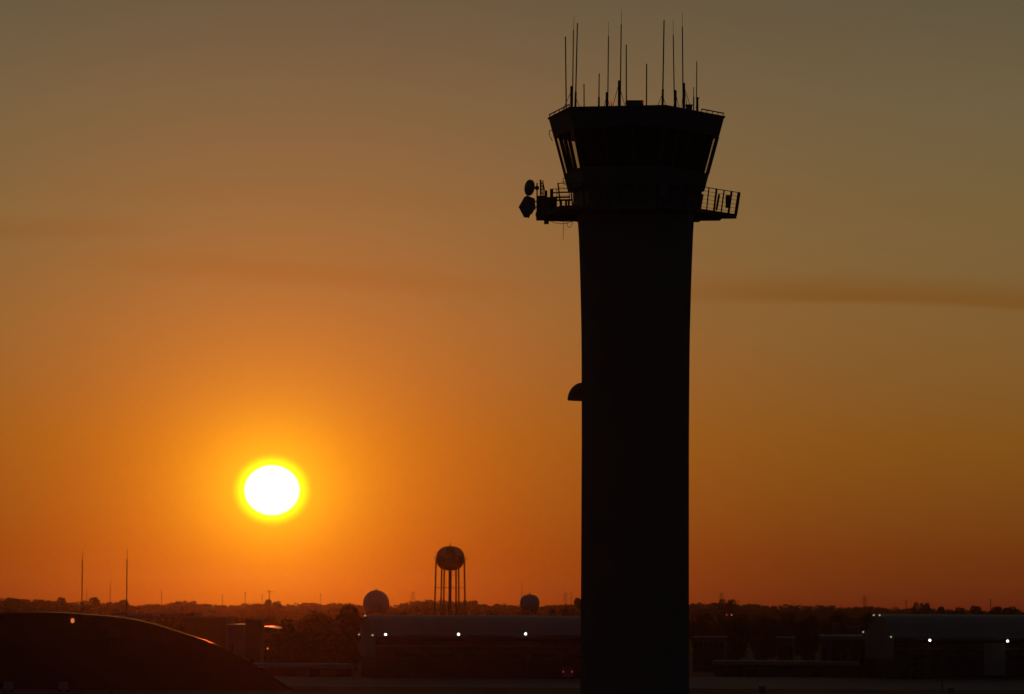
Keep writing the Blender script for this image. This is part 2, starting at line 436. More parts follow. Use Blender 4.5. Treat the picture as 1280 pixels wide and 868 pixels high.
# --- antennas on the roof (things standing on it)
def zr_at(): return z_roof + .02
def whip(px0, px1, pytop, dy, rad, label, mast=None, tip=None, thick=None, guys=(), grp='whip antennas on the control tower roof'):
    q0 = rel(px0, 140, dy); q1 = rel(px1, pytop, dy)
    foot = Vector((q0.x, dy, z_roof + .02))
    t = empty('whip_antenna', (AX + foot.x, TD + foot.y, foot.z), label, 'antenna', grp)
    L = lambda v: Vector(v) - foot
    MB().tube((0, 0, 0), (0, 0, .06), .16, .16, 8).build('base_plate', MT['steel'], t)
    if mast:
        mx, mtop = mast
        qm = rel(mx, mtop, dy); mm = L(qm)
        MB().tube((mm.x, 0, .05), (mm.x, 0, mm.z), .10, .09, 8).build('mast', MT['steel'], t)
        bz = mm.z
        for f in (.55, .95):
            zc = bz * f
            MB().box(min(0, mm.x) - .05, max(0, mm.x) + .05, -.05, .05, zc - .05, zc + .05).build('clamp', MT['galv'], t)
    w = L(q1)
    b0 = Vector((0, 0, .05))
    MB().tube(b0, w, rad, rad * .85, 7).build('rod', MT['fiberglass'], t)
    if thick:
        tp = L(rel(px0, thick, dy)); MB().tube(b0, (tp.x * .0 + (w.x) * (tp.z / w.z), 0, tp.z), rad * 1.7, rad * 1.5, 7).build('sleeve', MT['steel'], t)
    if tip:
        tx, ty = tip
        MB().tube(w, L(rel(tx, ty, dy)), .018, .010, 5).build('tip', MT['steel'], t)
    for (ax_, ay_, bx_, by_) in guys:
        MB().tube(L(rel(ax_, ay_, dy)), Vector((rel(bx_, by_, dy).x - foot.x, -.6, .0)), .021, None, 4).build('guy_wire', MT['steel'], t)
    return t
R_ = .052
whip(708, 706.8, 46, 1.6, R_, 'plain whip antenna without guy wires, leftmost on the tower roof')
whip(715.4, 716.8, 38, 0.6, R_ * .9, 'thin-tipped whip on a thick short mast, the leftmost mast on the tower roof', mast=(714.2, 108), tip=(717.8, 20), guys=[(714, 115, 699.5, 136)])
whip(719, 721.8, 29, 0.2, R_, 'tall blunt whip with thicker foot, third rod from the tower roof\'s left end', thick=115, guys=[(719.3, 121.6, 729, 135)])
whip(730.2, 730, 105, -0.6, R_ * .9, 'very short plain rod antenna just right of the left trio of tall whips')
whip(748.5, 749, 92, -1.2, R_ * .9, 'short rod with a thicker foot, standing alone left of the red roof lamp', thick=121.6)
whip(759.6, 760.6, 46, -.8, R_ * .9, 'thin-tipped whip on a short mast immediately left of the red roof lamp', mast=(758.5, 115.6), tip=(760.7, 27), guys=[(758, 121, 753, 135), (759, 121, 764, 135)])
whip(775.2, 776.5, 31, -.4, R_ * .95, 'thin-tipped whip on the tallest thick mast with two guy wires, left of the roof box', mast=(773.8, 101), tip=(776.9, 13), guys=[(773, 107, 763, 133), (774.5, 109, 784, 133)])
whip(783, 782.8, 56, 0.4, R_, 'plain medium whip rising at the left end of the roof box')
whip(808, 808.3, 80, 0.0, R_, 'plain short rod just right of the roof box')
whip(828, 830.1, 25.7, -.6, R_ * 1.05, 'tall blunt whip with two spread guy wires, right of the roof box', thick=112, guys=[(828, 118, 817.5, 135), (828, 118, 835, 135)])
whip(843.3, 841.5, 44, 0.3, R_ * .9, 'thin-tipped whip leaning left, on a short thick mast on the roof\'s right half', mast=(844.4, 113), tip=(841.3, 25), guys=[(845, 119, 851, 137), (843.5, 119, 840.5, 137)])
whip(854, 853, 34, 0.8, R_ * .95, 'tallest thin-tipped whip of the roof\'s right end, on a thick guyed mast', mast=(855, 104), tip=(852.9, 15), guys=[(856, 111, 867, 138), (854.3, 113, 850, 138), (856, 113, 860, 138)])
whip(867, 867.1, 109, 1.4, R_ * .6, 'smallest thin rod, beside the stout bracket at the right end of the tower roof', thick=121)
t_ = whip(870.6, 871, 77, 1.0, R_ * .8, 'medium rod beside a stout bracket with side arm, rightmost on the tower roof', mast=(871.6, 122))
q_ = rel(871.6, 123, 1.0); fo = Vector((t_.location.x - AX, 1.0, z_roof + .02)); q_ -= fo
MB().tube(q_, q_ + Vector((.16, 0, .02)), .05, None, 6).build('side_arm', MT['steel'], t_)
# roof machinery
def box_thing(name, x0, x1, ytop, dy, depth, m, label, cat):
    a, b = rel(x0, ytop, dy), rel(x1, ytop, dy)
    e = empty(name, (AX + (a.x + b.x) / 2, TD + dy, z_roof + .02), label, cat)
    w = (b.x - a.x) / 2; h = a.z - z_roof - .02
    MB().box(-w, w, -depth / 2, depth / 2, .12, h - .06).build('casing', m, e)
    MB().box(-w - .04, w + .04, -depth / 2 - .04, depth / 2 + .04, h - .06, h).build('lid', m, e)
    ft = MB()
    for sx in (-1, 1):
        for sy in (-1, 1): ft.box(sx * w * .8 - .06, sx * w * .8 + .06, sy * depth * .4 - .06, sy * depth * .4 + .06, 0, .12)
    ft.build('foot', MT['steel'], e)
    return e
box_thing('roof_unit', 782.6, 803, 127.6, -1.0, 1.6, MT['dark_panel'], 'low dark equipment box at the middle of the tower roof', 'roof unit')
box_thing('roof_cabinet', 857.5, 865, 131.5, .6, .6, MT['dark_panel'], 'small dark cabinet between the rightmost whips on the tower roof', 'cabinet')
def red_lamp(px, py, dy, label):
    c = rel(px, py, dy); z0 = z_roof + .02
    e = empty('obstruction_lamp', (AX + c.x, TD + dy, z0), label, 'warning lamp', 'red warning lamps on the tower roof')
    hgt = c.z - z0
    MB().tube((0, 0, 0), (0, 0, max(hgt - .12, .1)), .04).build('stem', MT['steel'], e)
    MB().sphere((0, 0, hgt), .10, 8, (1, 1, 1.3)).build('lens', MT['lamp_red'], e, True)
red_lamp(764.2, 129, -2.6, 'small red warning lamp between two whips left of the roof box')
red_lamp(803.8, 127.5, -1.4, 'small red warning lamp at the right end of the roof box')

# --- gear on the walkway
def w2(p): return (AX + p.x, TD + p.y, p.z)
def panel_dish():
    # oval drum dish
    dy = .4
    c = rel(663, 235, dy); e = empty('dish_antenna', w2(rel(671, 262, dy)), 'small round dish on the pole left of the walkway, above the angular antenna', 'dish antenna')
    f = rel(671, 262, dy)
    ax = Vector((-.80, -.55, .05)).normalized()
    m = Matrix.Translation(c - f) @ ax.to_track_quat('Z', 'Y').to_matrix().to_4x4()
    b = MB(); n = 24; Rd = 10.2 * U; prof_ = [(.02, -.16), (Rd * .5, -.12), (Rd, .02), (Rd, .14), (Rd * .6, .22), (.02, .25)]
    b.loft([[m @ Vector((r0 * math.cos(2 * PI * i / n), r0 * math.sin(2 * PI * i / n), z0)) for i in range(n)] for r0, z0 in prof_])
    b.build('reflector', MT['dish'], e, True)
    b = MB(); b.tube(c - f, rel(671, 235, dy) - f, .07).sphere(rel(671.2, 235.2, dy) - f, .17, 8)
    b.build('mount', MT['steel'], e)
    # large dish seen edge on, with angular shroud
    dy = -.2
    c = rel(659.5, 255, dy); f = rel(671, 262, dy)
    e = empty('shrouded_antenna', w2(f), 'large angular shrouded antenna tilted off the left end of the tower walkway', 'antenna')
    outl = [(648.2, 259), (655.3, 246.5), (659, 244.5), (668.6, 248.5), (669.6, 262), (667.6, 263), (664.6, 268.5), (663.8, 267.4), (660.8, 273.5), (660, 272.4), (655, 272)]
    fr_, bk_ = [], []
    for (x_, y_) in outl:
        fr_.append(rel(x_, y_, dy - .5) - f); bk_.append(rel(x_, y_, dy + .5) - f)
    def shrink(ring, k, off):
        cc = sum(ring, Vector()) / len(ring); return [cc + (p - cc) * k + Vector((0, off, 0)) for p in ring]
    MB().loft([shrink(fr_, .72, -.15), fr_, bk_, shrink(bk_, .8, .1)]).build('shroud', MT['dish'], e)
    b = MB(); b.tube(rel(668, 252, dy) - f, rel(673, 252, dy) - f, .05).tube(rel(668, 259, dy) - f, rel(673, 259, dy) - f, .05)
    b.build('mount', MT['steel'], e)
panel_dish()
def pole_thing(name, px, y0, y1, dy, rad, label, cat, extra=None, grp=None, lean=0.0):
    f = rel(px, y0, dy)
    e = empty(name, w2(f), label, cat, grp)
    t = rel(px + lean, y1, dy) - f
    MB().tube((0, 0, 0), t, rad).build('pole', MT['steel'], e)
    if extra: extra(e, f, dy)
    return e
def ex1(e, f, dy):
    MB().sphere(rel(672.6, 268.3, dy) - f, .27, 8, (.75, .9, 1)).build('junction_box', MT['steel'], e, True)
pole_thing('antenna_pole', 671.3, 276, 229, .1, .055, 'thin upright pole carrying the dishes at the walkway\'s left end', 'pole', ex1)
def ex2(e, f, dy):
    b = MB()
    b.tube(rel(679.3, 262, dy) - f, rel(678.6, 226, dy) - f, .05)
    for k_, y_ in enumerate((228.5, 232, 236, 241, 247)): b.tube(rel(675.5, y_, dy) - f, rel(679.2, y_ + 1.5, dy) - f, .04)
    b.tube(rel(679, 230, dy) - f, rel(682.5, 246, dy) - f, .04)
    b.build('lattice', MT['steel'], e)
pole_thing('lattice_mast', 676.5, 268, 225, -.4, .075, 'short two-legged lattice mast behind the dishes on the walkway', 'mast', ex2, lean=-.8)
def ex3(e, f, dy):
    b = MB()
    for (x0, x1, y0, y1) in ((680.3, 684.2, 238.5, 262), ):
        a, c = rel(x0, y1, dy) - f, rel(x1, y0, dy) - f; b.box(a.x, c.x, -.12, .12, a.z, c.z)
    b.build('panel', MT['steel'], e)
pole_thing('panel_antenna', 683, 268, 240, -1.6, .06, 'upright panel antenna, shorter of the two leaning stubs on the left walkway', 'antenna', ex3, grp='panel antennas on the walkway')
def ex4(e, f, dy):
    b = MB(); a, c = rel(687.4, 262, dy) - f, rel(691.6, 236.5, dy) - f; b.box(a.x, c.x, -.13, .13, a.z, c.z)
    b.build('panel', MT['steel'], e)
pole_thing('panel_antenna', 690.6, 268, 238, -1.8, .07, 'upright panel antenna, taller and wider one nearer the cab on the left walkway', 'antenna', ex4, grp='panel antennas on the walkway')
def cabinet(px0, px1, py0, py1, dy, label, m, name='equipment_cabinet', depth=.6, cat='cabinet'):
    a, b = rel(px0, py1, dy), rel(px1, py0, dy)
    e = empty(name, w2(Vector(((a.x + b.x) / 2, dy, a.z))), label, cat)
    w, h = (b.x - a.x) / 2, b.z - a.z
    MB().box(-w, w, -depth / 2, depth / 2, 0, h).build('casing', m, e)
    MB().box(-w * .86, w * .86, -depth / 2 - .02, -depth / 2 - .002, h * .06, h * .94).build('door', m, e)
    MB().box(w * .55, w * .7, -depth / 2 - .045, -depth / 2 - .022, h * .45, h * .6).build('handle', MT['steel'], e)
    return e
cabinet(671.5, 682, 246, 275, -.7, 'tallest dark equipment rack at the outer left end of the walkway', MT['dark_panel'], depth=1.0)
cabinet(682.2, 695.5, 247.5, 276, -1.3, 'wide dark equipment rack beside the panel antennas on the left walkway', MT['dark_panel'], depth=.9)
cabinet(680, 686, 268, 280, -1.9, 'small dark box slung beneath the left end of the walkway', MT['steel'], name='slung_box', depth=.5, cat='box')
cabinet(907, 912, 244.5, 260, -1.2, 'dark control box mounted inside the right-hand walkway railing', MT['dark_panel'], name='control_box', depth=.3, cat='box')
# pale board on the front of the cab wall
e = cabinet(825.6, 833, 229.5, 244.5, -6.55, 'pale upright board fixed on the front railing under the cab windows', MT['blue_grey'], name='notice_board', depth=.12, cat='board')
# inner frame on left walkway: low gate rails
e = empty('guard_frame', w2(rel(694, 269, -1.4)), 'low open guard frame between the left equipment racks and the cab', 'guard rail')
f = rel(694, 269, -1.4); b = MB()
for x_ in (695, 701.3, 707.6, 711): b.tube(rel(x_, 264, -1.4) - f, rel(x_, 250, -1.4) - f, .085)
for y_ in (250.5, 259.5): b.tube(rel(694, y_, -1.4) - f, rel(714, y_, -1.4) - f, .07 if y_ < 255 else .045)
for y_, rr in ((236, .03), (240.6, .05), (246.5, .07)): b.tube(rel(690, y_ + .6, -1.4) - f, rel(713, y_, -1.4) - f, rr)
for x_ in (696, 711.5): b.tube(rel(x_, 250, -1.4) - f, rel(x_, 236, -1.4) - f, .03)
b.build('frame', MT['steel'], e)
a, c = rel(694, 276, -1.4) - f, rel(716, 260, -1.4) - f
MB().box(a.x, c.x, -.5, .5, a.z, c.z).build('toe_board', MT['dark_panel'], e)
# drooping cables
def cable(pts, dy, label, rad=.018):
    f = rel(*pts[0], dy); o = MB().path([rel(x_, y_, dy) - f for x_, y_ in pts], rad, 5).build('hanging_cable', MT['steel'])
    o.location = w2(f); tag(o, label, 'cable', 'cables hanging below the walkway')
cable([(704.5, 276), (704.4, 284), (704, 292), (703.8, 300)], -1.0, 'straight cable hanging free below the left walkway')
cable([(688, 276.5), (693, 278.6), (700, 280), (708, 279.4), (718, 276.5)], -1.2, 'long shallow cable loop slung under the left walkway', .022)
cable([(708.5, 277), (709, 282), (711, 285), (714, 283), (716, 278)], -1.0, 'short deep cable loop under the walkway beside the shaft')

# ------------------------------------------------------------------ barrel roofed hangars
HD = gy(848)
def hangar(px_left, px_right, py_left, D, ang, label, lamps_px, end_lamps, zr, ze):
    Yc = gy(py_left, px_left)
    x0 = base_x(px_left, Yc)
    t = empty('hangar', (x0, Yc, 0), label, 'hangar', 'long barrel-roofed hangars across the airfield', ang)
    # local x along the long side, y into the depth, origin at the near left corner
    L = (base_x(px_right, Yc) - x0) / math.cos(ang)
    n = 18
    arc = []
    for i in range(n + 1):
        y = D * i / n; q = (y - D / 2) / (D / 2)
        arc.append((y, ze + (zr - ze) * (1 - abs(q) ** 2.3)))
    MB().box(0.05, L, 0.05, D, 0, ze).build('wall', MT['hangar_wall'], t)
    # end gable above eave
    vs = [(0, y, z) for y, z in arc]; vs2 = [(0.25, y, z) for y, z in arc]; m_ = len(arc)
    g = MB().add(vs + vs2, [tuple(range(m_)), tuple(reversed(range(m_, 2 * m_)))] + [(i, m_ + i, m_ + i + 1, i + 1) for i in range(m_ - 1)])
    g.box(-.06, 0.0, .05, D, ze * .46, ze)
    g.build('gable', MT['hangar_end'], t)
    ed = MB()
    for i in range(7): ed.box(-.10, -.01, D * (.06 + i * .125), D * (.06 + i * .125) + D * .11, 0.1, ze * .45)
    ed.build('end_door', MT['door'], t)
    ro = MB()
    ov = .9
    rings = []
    for x_ in (-.5, L + .5):
        up_ = [(x_, y + (-ov if i == 0 else ov if i == n else 0), z + .22 - (.25 if i in (0, n) else 0)) for i, (y, z) in enumerate(arc)]
        lo_ = [(x_, y + (-ov if i == 0 else ov if i == n else 0), z + .02 - (.35 if i in (0, n) else 0)) for i, (y, z) in enumerate(arc)]
        rings.append(up_ + lo_[::-1])
    ro.loft(rings)
    for k_ in range(int(L / 6)):                                 # standing seams
        x_ = 3 + k_ * 6
        for i in range(n // 2 + 2):
            (ya, za), (yb, zb) = arc[i], arc[i + 1]
            ro.tube((x_, ya, za + .24), (x_, yb, zb + .24), .05, None, 4)
    ro.build('roof', MT['roof_metal'], t)
    MB().box(-.3, L + .3, -ov - .12, -ov + .02, ze - .75, ze - .15).build('fascia', MT['hangar_end'], t)
    # sliding doors and rails
    nd = int(L / 9)
    for i in range(nd):
        xa = 4 + i * 9
        d_ = MB().box(xa + .1, xa + 8.7, -.14 - .14 * (i % 2), 0.0 - .14 * (i % 2), .1, ze * .70)
        dd = d_.build('sliding_door', MT['door'], t)
        w_ = MB().box(xa + 1, xa + 7.8, -.17 - .14 * (i % 2), -.143 - .14 * (i % 2), ze * .48, ze * .56); w_.build('pane', MT['window'], dd)
    MB().box(.2, L - .2, -.45, .0, ze * .71, ze * .75).build('door_rail', MT['hangar_end'], t)
    st = MB().box(.2, L - .2, -.05, .048, ze * .83, ze * .9); st.build('strip_window', MT['window'], t)
    for (p_, q_) in lamps_px:
        x_ = (base_x(p_, Yc) - x0) / math.cos(ang)
        zz = P(p_, q_, Yc + x_ * math.sin(ang)).z
        fl = MB().box(x_ - .12, x_ + .12, -1.25, -.0, zz + .36, zz + .46); fl.box(x_ - .5, x_ + .5, -1.5, -1.05, zz - .33, zz + .36)
        fo_ = fl.build('floodlight', MT['steel'], t)
        MB().sphere((x_, -1.62, zz), .31, 8, (1, .5, 1)).build('lens', MT['lamp'], fo_, True)
    for (y_, dz) in end_lamps:
        i_ = min(range(len(arc)), key=lambda k_: abs(arc[k_][0] - y_ * D)); zz = arc[i_][1] + dz
        fl = MB().box(-.55, .0, y_ * D - .1, y_ * D + .1, zz - .1, zz + .1); fo_ = fl.build('floodlight', MT['steel'], t)
        MB().sphere((-.75, y_ * D, zz), .24, 8).build('lens', MT['lamp_dim'], fo_, True)
    return t, L, Yc
ANG = math.radians(10.5)
h1, L1, Y1 = hangar(469, 812, 848, 27, ANG, 'long barrel-roofed hangar behind the control tower with three bright lamps under its eave', [(480.3, 793.3), (571.2, 793), (655.5, 792.5)], [(.02, -.35), (.55, .05), (.98, -.4)], Z(770.5, HD + 18, 600), Z(793, HD, 600))
h2, L2, Y2 = hangar(1118, 1480, 849, 27, ANG, 'long barrel-roofed hangar at the right edge with a pale door and two bright lamps', [(1161.3, 800.5), (1261.5, 801.5)], [(.02, .0), (.40, .1), (.60, .1), (.97, -.3)], Z(769.5, HD + 18, 1200), Z(797.5, HD, 1200))
# extras of the right hangar : pale door, stair tower
def on_front(px, Yc, x0): return (base_x(px, Yc) - x0) / math.cos(ANG)
x0_ = h2.location.x
xa, xb = on_front(1232.5, Y2, x0_), on_front(1260, Y2, x0_)
MB().box(xa, xb, -.62, -.50, 1.1, Z(804, Y2, 1245)).build('pale_door', MT['pale_door'], h2)
xs, xe = on_front(1135, Y2, x0_), on_front(1158, Y2, x0_)
stt = empty('stair_tower', h2.matrix_basis @ Vector((xs, -2.4, 0)), 'open steel stair tower standing against the right hangar below its left lamp', 'stair tower', rz=ANG)
b = MB(); wst = xe - xs; hst = Z(804, Y2, 1145)
for x_ in (0, wst):
    for y_ in (0, 1.6): b.tube((x_, y_, 0), (x_, y_, hst), .13)
b.build('frame', MT['galv'], stt)
b = MB()
for k_ in range(4):
    za, zb = hst * k_ / 4, hst * (k_ + 1) / 4
    b.box(0, wst, 0, 1.6, zb - .14, zb)
b.build('landing', MT['galv'], stt)
b = MB()
for k_ in range(4):
    za, zb = hst * k_ / 4, hst * (k_ + 1) / 4 - .1
    b.tube((.2 if k_ % 2 else wst - .2, .2, za), (wst - .2 if k_ % 2 else .2, .2, zb), .14, None, 4)
b.build('flight', MT['galv'], stt)

# ------------------------------------------------------------------ arched foreground hangar
AD = gy(862.5, 180)
outl = [(50, 765.6), (75, 766.3), (100, 768), (140, 771.2), (170, 775.5), (200, 783), (230, 792.5), (262, 803.3), (290, 815), (320, 833), (345, 850), (368, 868)]
cx = P(50, 766, AD).x
half = []
for (x_, y_) in outl:
    p = P(x_, y_, AD); half.append((p.x - cx, max(p.z, 0)))
half[-1] = (half[-1][0], 0.0)
arcp = [(-x_, z_) for x_, z_ in half[:0:-1]] + half
arch = empty('arched_hangar', (cx, AD, 0), 'dark wide arched hangar in the lower left corner', 'hangar', None, math.radians(6.88))
n = len(arcp); AL = 52.0
# smooth the outline by interpolation
den = []
for i in range(n - 1):
    p0, p1, p2, p3 = arcp[max(i - 1, 0)], arcp[i], arcp[i + 1], arcp[min(i + 2, n - 1)]
    for k_ in range(4):
        t = k_ / 4
        den.append(tuple(.5 * ((2 * p1[j]) + (-p0[j] + p2[j]) * t + (2 * p0[j] - 5 * p1[j] + 4 * p2[j] - p3[j]) * t * t + (-p0[j] + 3 * p1[j] - 3 * p2[j] + p3[j]) * t ** 3) for j in (0, 1)))
den.append(arcp[-1])
m_ = len(den)
MB().add([(x_, .05, z_ - .12) for x_, z_ in den] + [(x_, .45, z_ - .12) for x_, z_ in den], [tuple(range(m_)), tuple(reversed(range(m_, 2 * m_)))]).build('gable_wall', MT['dark_wall'], arch)
ro = MB(); ro.loft([[(x_, y_, z_) for x_, z_ in den] + [(x_ * .997, y_, z_ - .25) for x_, z_ in den[::-1]] for y_ in (-.6, AL)])
arf = ro.build('roof', MT['arch_metal'], arch, True)
dr = MB()
for i in range(8):
    dr.box(-32 + i * 8, -32 + i * 8 + 7.8, -.18 - .1 * (i % 2), .04 - .1 * (i % 2), .1, 9.5)
dr.build('sliding_door', MT['dark_wall'], arch)
a, c = P(133, 797, AD), P(150, 785, AD)
lv = MB()
for k_ in range(6):
    z_ = a.z + (c.z - a.z) * k_ / 6; lv.box(a.x - cx, c.x - cx, -.2, .04, z_, z_ + (c.z - a.z) / 7)
lv.build('louvre', MT['dark_panel'], arch)
def arch_glint(px, py, s, m):  # emissive orange ball on a stub, standing in for a sun glint
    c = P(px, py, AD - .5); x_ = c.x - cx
    fo_ = MB().box(x_ - .1, x_ + .1, -.5, .05, c.z - .1, c.z + .1).build('glint_stub', MT['steel'], arch)
    MB().sphere((x_, -.7, c.z), s, 10, (.75, .5, 1)).build('lens', m, fo_, True)  # glowing ball imitates the glint, not a lamp lens
arch_glint(90, 776, .55, MT['orange_lamp_glint'])

# ------------------------------------------------------------------ lower buildings
def simple_building(name, px0, px1, py_top, Y, depth, label, wall, roof, cat='building', roof_th=.5, over=.5, doors=(), win=0, rz=0.0, floors=1, group=None):
    x0, x1 = base_x(px0, Y), base_x(px1, Y); h = Z(py_top, Y, (px0 + px1) / 2)
    t = empty(name, ((x0 + x1) / 2, Y, 0), label, cat, group, rz); w = (x1 - x0) / 2
    MB().box(-w, w, 0, depth, 0, h - roof_th).build('wall', wall, t)
    MB().box(-w - over, w + over, -over, depth + over, h - roof_th, h).build('roof', roof, t)
    for (f0, f1, hh) in doors:
        d_ = MB().box(-w + 2 * w * f0, -w + 2 * w * f1, -.08, -.003, 0.05, (h - roof_th) * hh).build('door', MT['window'], t)
    fh = (h - roof_th) / floors
    for fl in range(floors):
        for k_ in range(win):
            xw_ = -w + 2 * w * (k_ + .5) / win
            z_ = fl * fh + fh * .35
            fr = MB().box(xw_ - .75, xw_ + .75, -.10, -.003, z_, z_ + fh * .42).build('window', wall, t)
            MB().box(xw_ - .62, xw_ + .62, -.12, -.102, z_ + .12, z_ + fh * .42 - .12).build('pane', MT['window'], fr)
    return t
simple_building('storage_shed', 300, 440, 830.2, gy(846, 380), 14, 'long low shed with a pale roof and dark doorways beside the arched hangar', MT['brick'], MT['flat_roof'], 'shed', 1.0, .6, ((.42, .50, .9), (.62, .72, .9), (.86, .97, .9)))
simple_building('maintenance_shed', 893, 1071, 826.8, gy(846, 980), 14, 'long low shed with a pale roof between the control tower and the right hangar', MT['brick'], MT['flat_roof'], 'shed', 1.0, .6, ((.1, .2, .95), (.22, .3, .6), (.42, .55, .9), (.7, .78, .8)), rz=-.11)
simple_building('office_block', 306, 324.5, 773.5, 1010, 18, 'narrow upright grey-violet block below the sun', MT['dark_panel'], MT['flat_roof'], 'building', .5, .2, ((.4, .6, .12),), 0)
simple_building('warehouse', 229, 281.5, 770.8, 1180, 40, 'plain dark flat-topped warehouse below the treeline left of the sun', MT['door'], MT['dark_panel'], 'warehouse', .6, .2, ((.2, .3, .4), (.6, .7, .4)), 0)
simple_building('terminal_annex', 140, 190, 766.3, 1500, 30, 'far pale-roofed low building just right of the second tall mast', MT['brick'], MT['white'], 'building', 1.5, .3, (), 6, floors=2)
simple_building('far_depot', 196, 245, 766.6, 1560, 30, 'far pale-roofed depot above the dark flat-topped warehouse', MT['brick'], MT['flat_roof'], 'building', 1.2, .3, (), 6, floors=2)
simple_building('glossy_roof_depot', 284, 305, 780.6, 1060, 45, 'low depot whose flat roof catches the sun left of the upright grey block', MT['blue_grey'], MT['glint_roof'], 'building', .3, .3, ((.2, .35, .5),), 0)
simple_building('brick_office', 866, 905, 795.8, 960, 18, 'low two-storey office just right of the control tower', MT['brick'], MT['flat_roof'], 'building', .35, .3, (), 6, floors=2, rz=-.11)
simple_building('pale_roof_store', 972, 991, 796.5, 960, 20, 'small store with a bright flat roof among dark trees', MT['brick'], MT['flat_roof'], 'building', .35, .3, (), 3, rz=-.11)
simple_building('cargo_building', 1026, 1084, 794.6, 900, 22, 'low cargo building with a grey roof touching the right hangar\'s left end', MT['brick'], MT['roof_metal'], 'building', 1.1, .4, ((.3, .42, .5), (.6, .72, .5)), 5, rz=-.11)
simple_building('plant_room', 1040, 1048, 779, 1010, 8, 'small grey box-shaped plant room behind the cargo building, left one', MT['hangar_end'], MT['roof_metal'], 'building', .3, .1, rz=-.11)
simple_building('plant_room', 1058, 1075, 783, 1010, 8, 'wider grey plant room behind the cargo building, nearest the right hangar', MT['hangar_end'], MT['roof_metal'], 'building', .3, .1, rz=-.11)
# curved glossy roof that catches the sun
gx0, gx1, gY = 325, 347, 1040
g = empty('vaulted_store', (base_x(336, gY), gY, 0), 'small store with a shiny sloping roof catching the sun right of the upright grey block', 'building')
hw = (base_x(gx1, gY) - base_x(gx0, gY)) / 2; zt = Z(783.2, gY, 326)
def roof_line(y_, drop):
    return [(-hw + 2 * hw * i / 14, y_, zt - drop * (i / 14) ** 1.5 * 1.3) for i in range(15)]
MB().box(-hw + .2, hw - .2, .2, 44, 0, zt - 2.3).build('wall', MT['brick'], g)
MB().loft([roof_line(y_, .55) + [(hw, y_, zt - 2.3), (-hw, y_, zt - 2.3)] for y_ in (0, 44)]).build('roof', MT['glint_roof'], g)

# ------------------------------------------------------------------ water tower
WD = 1556.0
wp = WD / F
wx = base_x(562, WD)
wt = empty('water_tower', (wx, WD, 0), 'checkered water tower on slender legs in front of the skyline', 'water tower')
wc = P(562, 698, WD).z; wR = 17.8 * wp; wh_t = (698 - 683) * wp; wh_b = (713.5 - 698) * wp
tank = MB(); nseg = 48; prof_ = []
for j in range(21):
    t = -PI / 2 + PI * j / 20
    c_ = math.cos(t); s_ = math.sin(t)
    prof_.append((max(wR * abs(c_) ** .78, .05), wc + (wh_t if s_ > 0 else wh_b) * math.copysign(abs(s_) ** .95, s_)))
tank.lathe(prof_, n=nseg)
tk = tank.build('tank', [MT['red'], MT['tank_pale']], wt, True)
rot_off = 3
for p in tk.data.polygons:
    c_ = p.center; a_ = (math.degrees(math.atan2(c_.y, c_.x)) + 360 + 67) % 360
    colm = int(a_ / 45); h_ = (c_.z - (wc - wh_b)) / (wh_t + wh_b)
    row = 0 if h_ > .62 else 1 if h_ > .34 else 2
    if row < 2 and (colm + row) % 2 == 0: p.material_index = 1
cwz = wc - 1.0 * wp
cw = MB(); cw.lathe([(wR * .97, cwz - .25), (wR + 1.1, cwz - .2), (wR + 1.1, cwz), (wR * .97, cwz)], n=36)
for i in range(24):
    a_ = 2 * PI * i / 24; cw.tube(((wR + 1.05) * math.cos(a_), (wR + 1.05) * math.sin(a_), cwz), ((wR + 1.05) * math.cos(a_), (wR + 1.05) * math.sin(a_), cwz + 1.1), .05, None, 4)
cw.lathe([(wR + 1.0, cwz + 1.05), (wR + 1.1, cwz + 1.05), (wR + 1.1, cwz + 1.15), (wR + 1.0, cwz + 1.15)], n=36)
cw.build('catwalk', MT['red'], wt)
for i in range(6):
    a_ = math.radians(60 * i + 7)
    rt_, rb_ = wR * .99, wR * 1.13
    MB().tube((rb_ * math.cos(a_), rb_ * math.sin(a_), 0), (rt_ * math.cos(a_), rt_ * math.sin(a_), cwz + .2), .40, .40, 10).build('leg', MT['red'], wt)
MB().tube((0, 0, 0), (0, 0, wc - wh_b + .3), .85, .75, 14).build('riser', MT['red'], wt)
zb_ = P(562, 735, WD).z
bc = MB()
for i in range(6):
    a0, a1 = math.radians(60 * i + 7), math.radians(60 * i + 67); rb_ = wR * 1.06
    p0, p1 = Vector((rb_ * math.cos(a0), rb_ * math.sin(a0), zb_)), Vector((rb_ * math.cos(a1), rb_ * math.sin(a1), zb_))
    bc.tube(p0, p1, .13, None, 6); bc.tube(p0, (0, 0, zb_), .09, None, 5)
bc.build('brace', MT['red'], wt)
fin = MB().tube((0, 0, wc + wh_t - .1), (0, 0, wc + wh_t + 1.6), .12).box(-.35, .35, -.35, .35, wc + wh_t - .15, wc + wh_t + .5); fin.build('vent', MT['red'], wt)
ld = MB(); zq = P(562, 719, WD).z
ld.box(.5, 4.2, -.5, .5, zq - .15, zq).tube((4.0, 0, zq), (4.0, 0, wc - wh_b * .7), .12)
ld.tube((.6, 0, zq + 1), (4.2, 0, zq + 1), .07)
ld.build('access_platform', MT['red'], wt)

